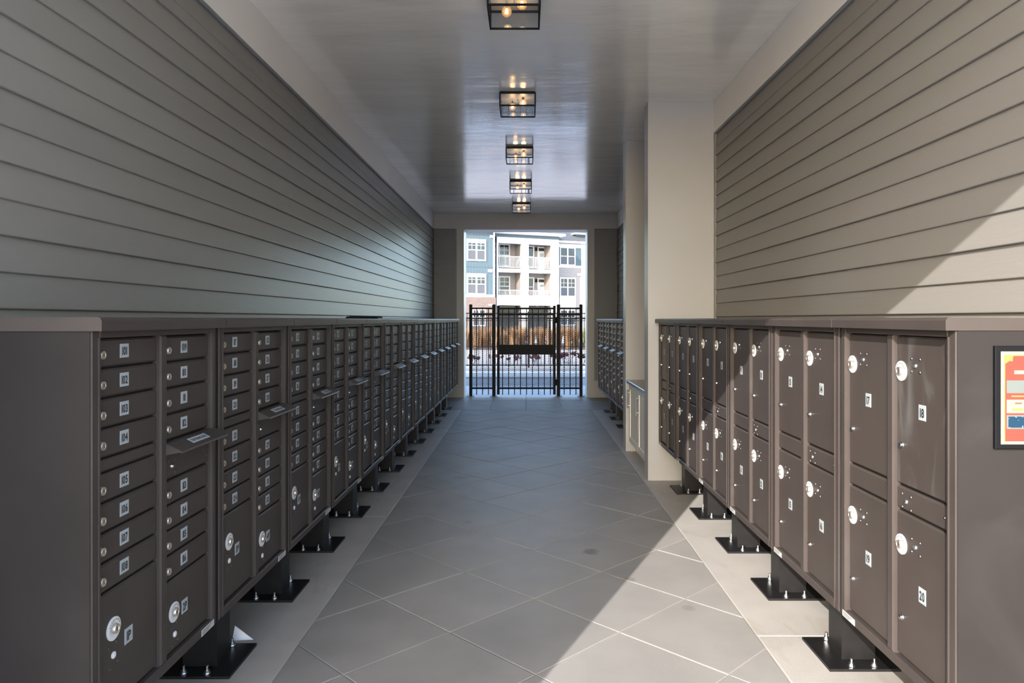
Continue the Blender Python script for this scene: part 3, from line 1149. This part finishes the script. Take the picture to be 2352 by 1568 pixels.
leaf = thing('pedestrian_gate', 'black picket gate leaf with mesh infill and solid push plate', 'gate', (0, GY, 0))
for x, nm in ((-0.537, 'stile'), (0.571, 'stile')):
    post(leaf, x, 0.052, 1.80, 'stile', 0.045)
for z in (ZT, ZS, ZB):
    rail(leaf, -0.511, 0.545, z, 0.036)
for k in range(9):
    put('picket', PICK, leaf, (-0.452 + 0.118 * k, 0, 0))
tag(put('mesh_infill', mesh_strands(-0.511, 0.545, ZB + 0.015, ZT - 0.015).mesh('mesh_infill', 'black_metal'), leaf, (0, 0.012, 0)), kind='stuff')
put('push_plate', MB().box(-0.511, 0.545, -0.016, -0.010, 0.832, 1.028).mesh('push_plate', 'black_metal'), leaf)
for z in (0.29, 1.515):
    put('hinge', MB().box(0.572, 0.648, -0.078, -0.037, z - 0.05, z + 0.05).lathe((0.607, -0.078, z - 0.06), 'z', [(0.014, 0), (0.014, 0.12)], 10).mesh('hinge', 'black_metal'), leaf)
put('latch', MB().box(-0.570, -0.545, -0.035, 0.03, 0.98, 1.08).mesh('latch', 'black_metal'), leaf)
for side, (xa, wa, xb, wb), pk in (('by the long mailbox row', (-1.081, 0.058, -0.624, 0.066), (-0.966, -0.850, -0.732)),
                                   ('on the hinge side by the short mailbox row', (0.651, 0.066, 1.097, 0.058), (0.765, 0.883, 0.998))):
    fp = thing('fence_panel', 'narrow fixed black fence panel with mesh ' + side, 'fence', (0, GY, 0), 0, None)
    post(fp, xa, wa, 1.825)
    post(fp, xb, wb, 1.825)
    for z in (ZT, ZS, ZB):
        rail(fp, xa + wa / 2, xb - wb / 2, z, 0.034)
    for x in pk:
        put('picket', PICK, fp, (x, 0, 0))
    tag(put('mesh_infill', mesh_strands(xa + wa / 2, xb - wb / 2, ZB + 0.015, ZS - 0.015).mesh('mesh_infill', 'black_metal'), fp, (0, 0.012, 0)), kind='stuff')
    foot(fp, xa)
    foot(fp, xb)

# ------------------------------------------------------------------ outdoors
pav = struct('pavement', MB().box(-14, 14, Y1 + 0.45, 15.7, -0.04, -0.012), 'kerb')
for r, (ya, yb) in enumerate(((Y1 + 0.455, 14.55), (14.55, 15.7))):
    x = -3.6 + 0.35 * r
    while x < 3.6:
        put('paving_slab', slab_mesh([(x, ya), (x + 0.78, ya), (x + 0.78, yb), (x, yb)], 'paving_slab', 'slab'), pav)
        x += 0.78
struct('street_strip', MB().box(-40, 40, 15.7, 17.9, -0.04, -0.025), 'asphalt')
struct('road', MB().box(-40, 40, 20.95, 34.6, -0.04, -0.02), 'pinkish')
struct('sidewalk', MB().box(-40, 40, 17.9, 19.3, -0.04, 0.02), 'slab')
struct('kerb', MB().box(-40, 40, 20.6, 20.95, -0.04, 0.03), 'kerb')
struct('planting_bed', MB().box(-30, 30, 34.6, 44, -0.04, 0.0), 'soil')


def rail_fence(name, label, y, ztop, zsec, zbot, x0, x1, pitch, posts):
    f = thing(name, label, 'fence', (0, y, 0))
    for z in (ztop, zsec, zbot):
        put('rail', MB().box(x0, x1, -0.018, 0.018, z - 0.018, z + 0.018).mesh('rail', 'black_metal'), f)
    mb = MB()
    x = x0
    while x < x1:
        mb.box(x - 0.009, x + 0.009, -0.009, 0.009, zbot - 0.03, ztop)
        x += pitch
    tag(put('picket', mb.mesh('picket', 'black_metal'), f), kind='stuff')
    for x in posts:
        put('post', MB().box(x - 0.03, x + 0.03, -0.03, 0.03, -0.04, ztop + 0.05).mesh('post', 'black_metal'), f)
    return f


rail_fence('street_fence', 'black picket fence along the street just beyond the shade', 21.9, 1.72, 1.57, 0.06, -4.5, 4.5, 0.125, (-4.5, -2.2, 0.1, 2.4, 4.5))
rail_fence('garden_fence', 'low black fence in front of the dry grasses', 34.3, 1.55, 1.46, 0.16, -6, 6, 0.16, (-6, -3.6, -1.2, 1.2, 3.6, 6))


def grass_mesh(seed, m):
    rnd = random.Random(seed)
    mb = MB()
    for _ in range(170):
        a = rnd.uniform(0, 6.283)
        r0 = rnd.uniform(0, 0.16)
        sp = rnd.uniform(0.05, 0.34)
        h = rnd.uniform(0.75, 1.18)
        w = rnd.uniform(0.010, 0.022)
        x, y = r0 * math.cos(a), r0 * math.sin(a)
        dx, dy = math.cos(a), math.sin(a)
        px, py = -dy * w, dx * w
        p = [(x, y, 0), (x + dx * sp * .35, y + dy * sp * .35, h * .6), (x + dx * sp, y + dy * sp, h)]
        mb.add([(p[0][0] - px, p[0][1] - py, 0), (p[0][0] + px, p[0][1] + py, 0), (p[1][0] + px, p[1][1] + py, p[1][2]), (p[1][0] - px, p[1][1] - py, p[1][2]), p[2]],
               [(0, 1, 2, 3), (3, 2, 4)])
    me = bpy.data.meshes.new('ornamental_grass')
    me.from_pydata(mb.v, [], mb.f)
    me.materials.append(M[m])
    return me


GM = [grass_mesh(k, 'grass_dry') for k in range(3)]
GG = grass_mesh(9, 'grass_green')
spots = []
for row, (y, off) in enumerate(((35.8, 0.0), (36.9, 0.49), (38.0, 0.1), (39.1, 0.55))):
    x = -4.6 + off
    while x < 4.8:
        spots.append((x + random.uniform(-.05, .05), y + random.uniform(-.12, .12)))
        x += 0.98
for x, y in spots:
    green = abs(x) > 3.0 and random.random() < 0.5
    o = thing('ornamental_grass', ('clump of yellow-green grass among the dry orange clumps beyond the garden fence' if green else
                                   'clump of dry orange ornamental grass in the bed beyond the garden fence'),
              'grass clump', (x, y, 0), random.uniform(0, 6.28), 'yellow-green grass clumps' if green else 'dry orange grass clumps', GG if green else random.choice(GM))
    s = random.uniform(0.85, 1.1)
    o.scale = (s, s, s)


def shrub_mesh(seed):
    rnd = random.Random(seed)
    tw, lf = MB(), MB()

    def grow(p, d, ln, r, lev):
        q = p + d * ln
        tw.bar(p, q, r, 3, r * .7)
        if lev == 0:
            for _ in range(16):
                c = p.lerp(q, rnd.uniform(.3, 1.1))
                u = Vector((rnd.uniform(-1, 1), rnd.uniform(-1, 1), rnd.uniform(-1, 1))).normalized() * 0.036
                w = u.orthogonal().normalized() * 0.020
                lf.add([c - u, c + w, c + u, c - w], [(0, 1, 2, 3)])
            return
        for _ in range(3):
            nd = (d + Vector((rnd.uniform(-.7, .7), rnd.uniform(-.7, .7), rnd.uniform(-.1, .5)))).normalized()
            grow(q, nd, ln * rnd.uniform(.6, .85), r * .65, lev - 1)
    for _ in range(5):
        grow(Vector((rnd.uniform(-.08, .08), rnd.uniform(-.08, .08), 0)), Vector((rnd.uniform(-.6, .6), rnd.uniform(-.6, .6), 1)).normalized(), 0.16, 0.007, 2)
    return tw.mesh('stems', 'twig'), lf.mesh('foliage', 'twig_leaf')


SM = [shrub_mesh(k) for k in range(3)]
SHLAB = ['low dark shrub beyond the street fence ' + t for t in ('behind the latch-side fixed panel', 'behind the gate post next to the latch', 'behind the latch half of the gate leaf', 'behind the middle of the gate leaf', 'behind the hinge end of the gate leaf', 'behind the hinge-side fixed panel', 'at the far end by the short mailbox row')]
for k, (x, y) in enumerate(((-1.75, 23.2), (-1.05, 23.6), (-0.35, 23.1), (0.35, 23.4), (1.05, 23.0), (1.45, 23.9), (1.95, 22.9))):
    o = thing('bare_shrub', SHLAB[k], 'shrub', (x, y, -0.04), random.uniform(0, 6), 'dark shrubs beyond the street fence')
    tw, lf = SM[k % 3]
    put('stems', tw, o)
    put('foliage', lf, o)
    s = 0.95 + 0.2 * (x > 0.9)
    o.scale = (s * 1.25, s, s)

tm = MB()
rnd = random.Random(4)


def branch(p, d, ln, r, lev):
    q = p + d * ln
    tm.bar(p, q, r, 5, r * .6)
    if lev:
        for _ in range(3):
            nd = (d + Vector((rnd.uniform(-.9, .9), rnd.uniform(-.9, .9), rnd.uniform(0, .5)))).normalized()
            branch(q, nd, ln * .62, r * .55, lev - 1)


branch(Vector((0, 0, 0)), Vector((0, 0, 1)), 1.7, 0.03, 4)
thing('bare_sapling', 'thin bare sapling in front of the white balconies', 'tree', (1.05, 45, -0.04), 0, None, tm.mesh('bare_sapling', 'twig'))

# ------------------------------------------------------------------ apartment building beyond
th = math.radians(24)
u0, v0 = 27.0, 57.34
bx, by = u0 * math.cos(th) - v0 * math.sin(th), u0 * math.sin(th) + v0 * math.cos(th)
apt = thing('apartment_building', 'three-storey apartment building with slate blue bay, white balconies and brick base', 'building', (bx, by, -0.04), th)
FB, FK, FC = 1.36, 3.16, 5.16     # set-backs of balcony front, balcony rear wall, third wing


def apart(name, mb, m, parent=None):
    return put(name, mb.mesh(name, m), parent or apt)


apart('blue_wing', MB().box(-12, -4.55, 0, 9, 3.54, 9.45), 'blue_siding')
apart('brick_base', MB().box(-12, -4.41, -0.06, 9, 0, 3.54), 'brick')
bt = MB()
x = -7.9
while x < -4.7:
    bt.box(x - 0.03, x + 0.03, -0.035, 0, 3.8, 9.3)
    x += 0.272
tag(apart('batten', bt, 'blue_siding'), kind='stuff')
apart('band_board', MB().box(-12, -4.53, -0.09, 0, 3.54, 3.79), 'ext_white')
apart('seam_board', MB().box(-12, -4.6, -0.05, 0, 6.24, 6.31), 'blue_siding')
apart('corner_board', MB().box(-4.66, -4.52, -0.06, 0.1, 3.79, 9.45), 'ext_white')
apart('link_wall', MB().box(-4.55, -3.7, 2.2, 9, 0, 9.8), 'blue_siding')


def window(x0, x1, z0, z1, y, tr=0.13, mull=0.14, muntins=True, screen=True, blind=False):
    w = MB()
    w.box(x0, x1, y - 0.07, y + 0.02, z0, z0 + tr)
    w.box(x0, x1, y - 0.07, y + 0.02, z1 - tr, z1)
    w.box(x0, x0 + tr, y - 0.07, y + 0.02, z0 + tr, z1 - tr)
    w.box(x1 - tr, x1, y - 0.07, y + 0.02, z0 + tr, z1 - tr)
    xm, zm = (x0 + x1) / 2, (z0 + z1) / 2
    w.box(xm - mull / 2, xm + mull / 2, y - 0.06, y + 0.02, z0 + tr, z1 - tr)
    w.box(x0 + tr, x1 - tr, y - 0.05, y + 0.02, zm - 0.045, zm + 0.045)
    f = apart('window', w, 'ext_white')
    for a, b in ((x0 + tr, xm - mull / 2), (xm + mull / 2, x1 - tr)):
        put('pane', MB().box(a, b, y - 0.012, y - 0.002, zm + 0.045, z1 - tr).mesh('pane', 'win_glass'), f)
        put('pane', MB().box(a, b, y - 0.012, y - 0.002, z0 + tr, zm - 0.045).mesh('pane', 'win_screen' if screen else 'win_glass'), f)
        if muntins:
            put('muntin', MB().box((a + b) / 2 - 0.02, (a + b) / 2 + 0.02, y - 0.03, y - 0.012, zm + 0.045, z1 - tr)
                .box(a, b, y - 0.03, y - 0.012, (zm + z1 - tr) / 2 - 0.02, (zm + z1 - tr) / 2 + 0.02).mesh('muntin', 'ext_white'), f)
        if blind:
            put('blind', MB().box(a, b, y - 0.014, y - 0.012, z1 - tr - 0.22, z1 - tr).mesh('blind', 'blind'), f)
    return f


window(-7.19, -5.37, 6.76, 8.70, -0.045, blind=True)
window(-7.19, -5.36, 3.76, 5.65, -0.045, blind=True)
window(-6.66, -5.40, 0.95, 2.48, -0.06, 0.1)
for x0, x1, z0, z1 in ((-4.99, -4.68, 8.9, 9.12), (-5.17, -4.77, 5.8, 6.05), (-5.17, -4.71, 2.8, 2.93)):
    apart('vent_hood', MB().prism([(0, z0), (-0.12, z0), (-0.10, z1), (0, z1)], 'x', x0, x1).box(x0 + 0.05, x1 - 0.02, -0.125, -0.11, z0 - 0.02, z0 + 0.03), 'ext_white')
# balcony tower
apart('balcony_rear_wall', MB().box(-3.7, 2.6, FK, 9, 0, 9.4), 'taupe_siding')
lp = MB()
z = 3.6
while z < 9.0:
    lp.prism([(FK, z), (FK - 0.02, z), (FK - 0.004, z + 0.16), (FK, z + 0.16)], 'x', -3.6, 2.0)
    z += 0.16
tag(apart('lap_board', lp, 'taupe_siding'), kind='stuff')
apart('balcony_side_wall', MB().box(1.92, 2.55, FB + 0.12, FK, 0, 9.2), 'taupe_siding')
apart('balcony_divider', MB().box(-1.16, -0.62, FB + 0.12, FK, 0, 9.2), 'taupe_siding')
lp = MB()
for xs_ in (-1.16, 1.92):
    z = 3.75
    while z < 9.0:
        lp.prism([(xs_, z), (xs_ - 0.018, z), (xs_ - 0.003, z + 0.16), (xs_, z + 0.16)], 'y', FB + 0.12, FK)
        z += 0.16
tag(apart('lap_board', lp, 'taupe_siding'), kind='stuff')
for x0, x1 in ((-3.77, -3.60), (-1.25, -0.54), (1.90, 2.63)):
    apart('column', MB().box(x0, x1, FB, FB + 0.35, 0.0, 9.2), 'ext_white')
    if x1 - x0 > 0.3:
        for za, zb in ((6.36, 8.55), (3.80, 5.85), (2.95, 3.65)):
            apart('column_panel', MB().box(x0 + 0.07, x1 - 0.07, FB - 0.02, FB, za, zb), 'ext_white')
apart('eave_beam', MB().box(-3.77, 2.63, FB - 0.01, FB + 0.36, 8.65, 9.2), 'ext_white')
for za, zb in ((5.95, 6.30), (3.68, 3.74), (2.87, 3.68)):
    for x0, x1 in ((-3.6, -1.25), (-0.54, 1.90)):
        apart('floor_beam', MB().box(x0, x1, FB + 0.02, FB + 0.34, za, zb), 'ext_white')
for z in (6.0, 3.05):
    apart('balcony_floor', MB().box(-3.6, 1.95, FB + 0.3, FK, z, z + 0.25), 'ext_white')
apart('balcony_ceiling', MB().box(-3.6, 1.95, FB + 0.3, FK, 8.9, 9.1), 'ext_white')
for x0, x1 in ((-3.59, -1.26), (-0.53, 1.89)):
    for z0, z1, zc in ((6.34, 7.46, 6.40), (3.76, 4.32, 3.78)):
        rl = MB().box(x0, x1, FB + 0.05, FB + 0.11, z1 - 0.06, z1).box(x0, x1, FB + 0.06, FB + 0.10, zc, zc + 0.05)
        r_ = apart('balcony_rail', rl, 'ext_white')
        n_ = 17
        bm_ = MB()
        for k in range(1, n_):
            xx = x0 + (x1 - x0) * k / n_
            t_ = 0.035 if k == n_ // 3 else 0.017
            bm_.box(xx - t_, xx + t_, FB + 0.065, FB + 0.095, zc, z1 - 0.03)
        tag(put('baluster', bm_.mesh('baluster', 'ext_white'), r_), kind='stuff')
window(-3.9, -1.72, 6.6, 8.80, FK - 0.02, 0.14, 0.10, True, False)
window(-3.9, -1.71, 3.75, 5.70, FK - 0.02, 0.14, 0.10, True, False)
window(-0.9, 0.83, 6.6, 8.72, FK - 0.02, 0.14, 0.10, False, False)
window(-0.9, 0.83, 3.75, 5.68, FK - 0.02, 0.14, 0.10, False, False)
for z0, z1 in ((6.3, 8.66), (3.3, 5.60)):
    dz = z1 - z0
    w = MB().box(1.17, 1.30, FK - 0.09, FK, z0, z1).box(2.02, 2.15, FK - 0.09, FK, z0, z1).box(1.30, 2.02, FK - 0.09, FK, z1 - 0.13, z1)
    w.box(1.30, 2.02, FK - 0.07, FK, z1 - 0.50, z1 - 0.42)
    d = apart('balcony_door', w, 'ext_white')
    put('door_leaf', MB().box(1.30, 2.02, FK - 0.05, FK - 0.02, z0, z1 - 0.50).mesh('door_leaf', 'ext_white'), d)
    put('pane', MB().box(1.46, 1.86, FK - 0.06, FK - 0.05, z0 + 0.6, z1 - 0.65).mesh('pane', 'blind'), d)
    put('pane', MB().box(1.32, 2.0, FK - 0.05, FK - 0.04, z1 - 0.42, z1 - 0.13).mesh('pane', 'win_glass'), d)
    apart('wall_lantern', MB().box(0.95, 1.13, FK - 0.20, FK - 0.04, z1 - 0.42, z1 - 0.12).box(1.0, 1.08, FK - 0.1, FK, z1 - 0.2, z1 - 0.1), 'black_metal')
for x0, x1 in ((-3.41, -1.25), (-0.50, 1.80)):
    apart('ground_opening', MB().box(x0, x1, FB + 0.9, FB + 1.0, 0.0, 2.8), 'win_glass')
# third wing
apart('third_wing', MB().box(2.4, 14, FC, 12, 0, 9.4), 'taupe_siding')
lp = MB()
z = 2.0
while z < 6.9:
    lp.prism([(FC, z), (FC - 0.025, z), (FC - 0.005, z + 0.2), (FC, z + 0.2)], 'x', 4.3, 7.2)
    z += 0.2
tag(apart('lap_board', lp, 'taupe_siding'), kind='stuff')
apart('blue_panel', MB().box(4.3, 7.2, FC - 0.03, FC, 7.1, 9.3), 'blue_siding')
bt = MB()
for k in range(6):
    bt.box(6.5 + 0.14 * k, 6.53 + 0.14 * k, FC - 0.06, FC - 0.03, 7.12, 8.95)
tag(apart('batten', bt, 'blue_siding'), kind='stuff')
apart('band_board', MB().box(4.3, 7.2, FC - 0.06, FC, 6.88, 7.12).box(4.3, 7.2, FC - 0.06, FC, 8.95, 9.35), 'ext_white')
apart('corner_board', MB().box(7.15, 7.6, FC - 0.08, FC, 0, 9.4), 'ext_white')
window(4.63, 6.46, 7.10, 9.0, FC - 0.03, 0.12, 0.16, False, True)
window(4.63, 6.50, 3.86, 5.87, FC - 0.02, 0.14, 0.16, True, True)
apart('lower_panel', MB().box(4.63, 6.50, FC - 0.05, FC, 2.6, 3.86), 'ext_white')
window(4.63, 6.50, 0.9, 2.6, FC - 0.02, 0.14, 0.16, True, True)
apart('vent_hood', MB().prism([(FC, 6.06), (FC - 0.14, 6.06), (FC - 0.12, 6.34), (FC, 6.34)], 'x', 6.63, 7.1), 'ext_white')
# roofs and eaves
apart('eave', MB().box(-12.3, -4.2, -0.55, 0.2, 9.45, 9.62).box(-12.3, -4.2, -0.6, -0.52, 9.43, 9.75), 'ext_white')
apart('roof', MB().prism([(-0.6, 9.7), (-0.6, 9.78), (5, 12.2), (9.5, 10)], 'x', -12.3, -4.0), 'shingle')
apart('eave', MB().box(-4.4, 3.05, FB - 0.6, FB + 0.4, 9.50, 9.62).box(-4.4, 3.05, FB - 0.66, FB - 0.58, 9.48, 9.72), 'ext_white')
apart('frieze_board', MB().box(-4.4, 2.7, FB - 0.0, FB + 0.4, 9.2, 9.5), 'blue_siding')
apart('roof', MB().prism([(FB - 0.66, 9.70), (FB - 0.66, 9.76), (6, 11.6), (9.5, 9.8)], 'x', -4.4, 3.05), 'shingle')
apart('eave', MB().box(2.6, 14, FC - 0.6, FC + 0.3, 9.40, 9.52).box(2.6, 7.75, FC - 0.66, FC - 0.58, 9.36, 9.58), 'ext_white')
apart('roof', MB().prism([(FC - 0.66, 9.56), (FC - 0.66, 9.62), (FC + 5, 13.2), (14, 9.6)], 'x', 2.4, 14.3), 'shingle')
apart('gable', MB().box(6.6, 10, FC + 0.2, FC + 2.2, 9.5, 10.35), 'blue_siding')
apart('eave', MB().box(6.3, 10.3, FC - 0.3, FC + 2.4, 10.35, 10.5), 'ext_white')
apart('gutter_pipe', MB().bar((7.75, FC - 0.62, 9.4), (7.4, FC - 0.12, 8.9), 0.05, 6).bar((7.4, FC - 0.12, 8.9), (7.4, FC - 0.12, 0.2), 0.05, 6), 'ext_white')
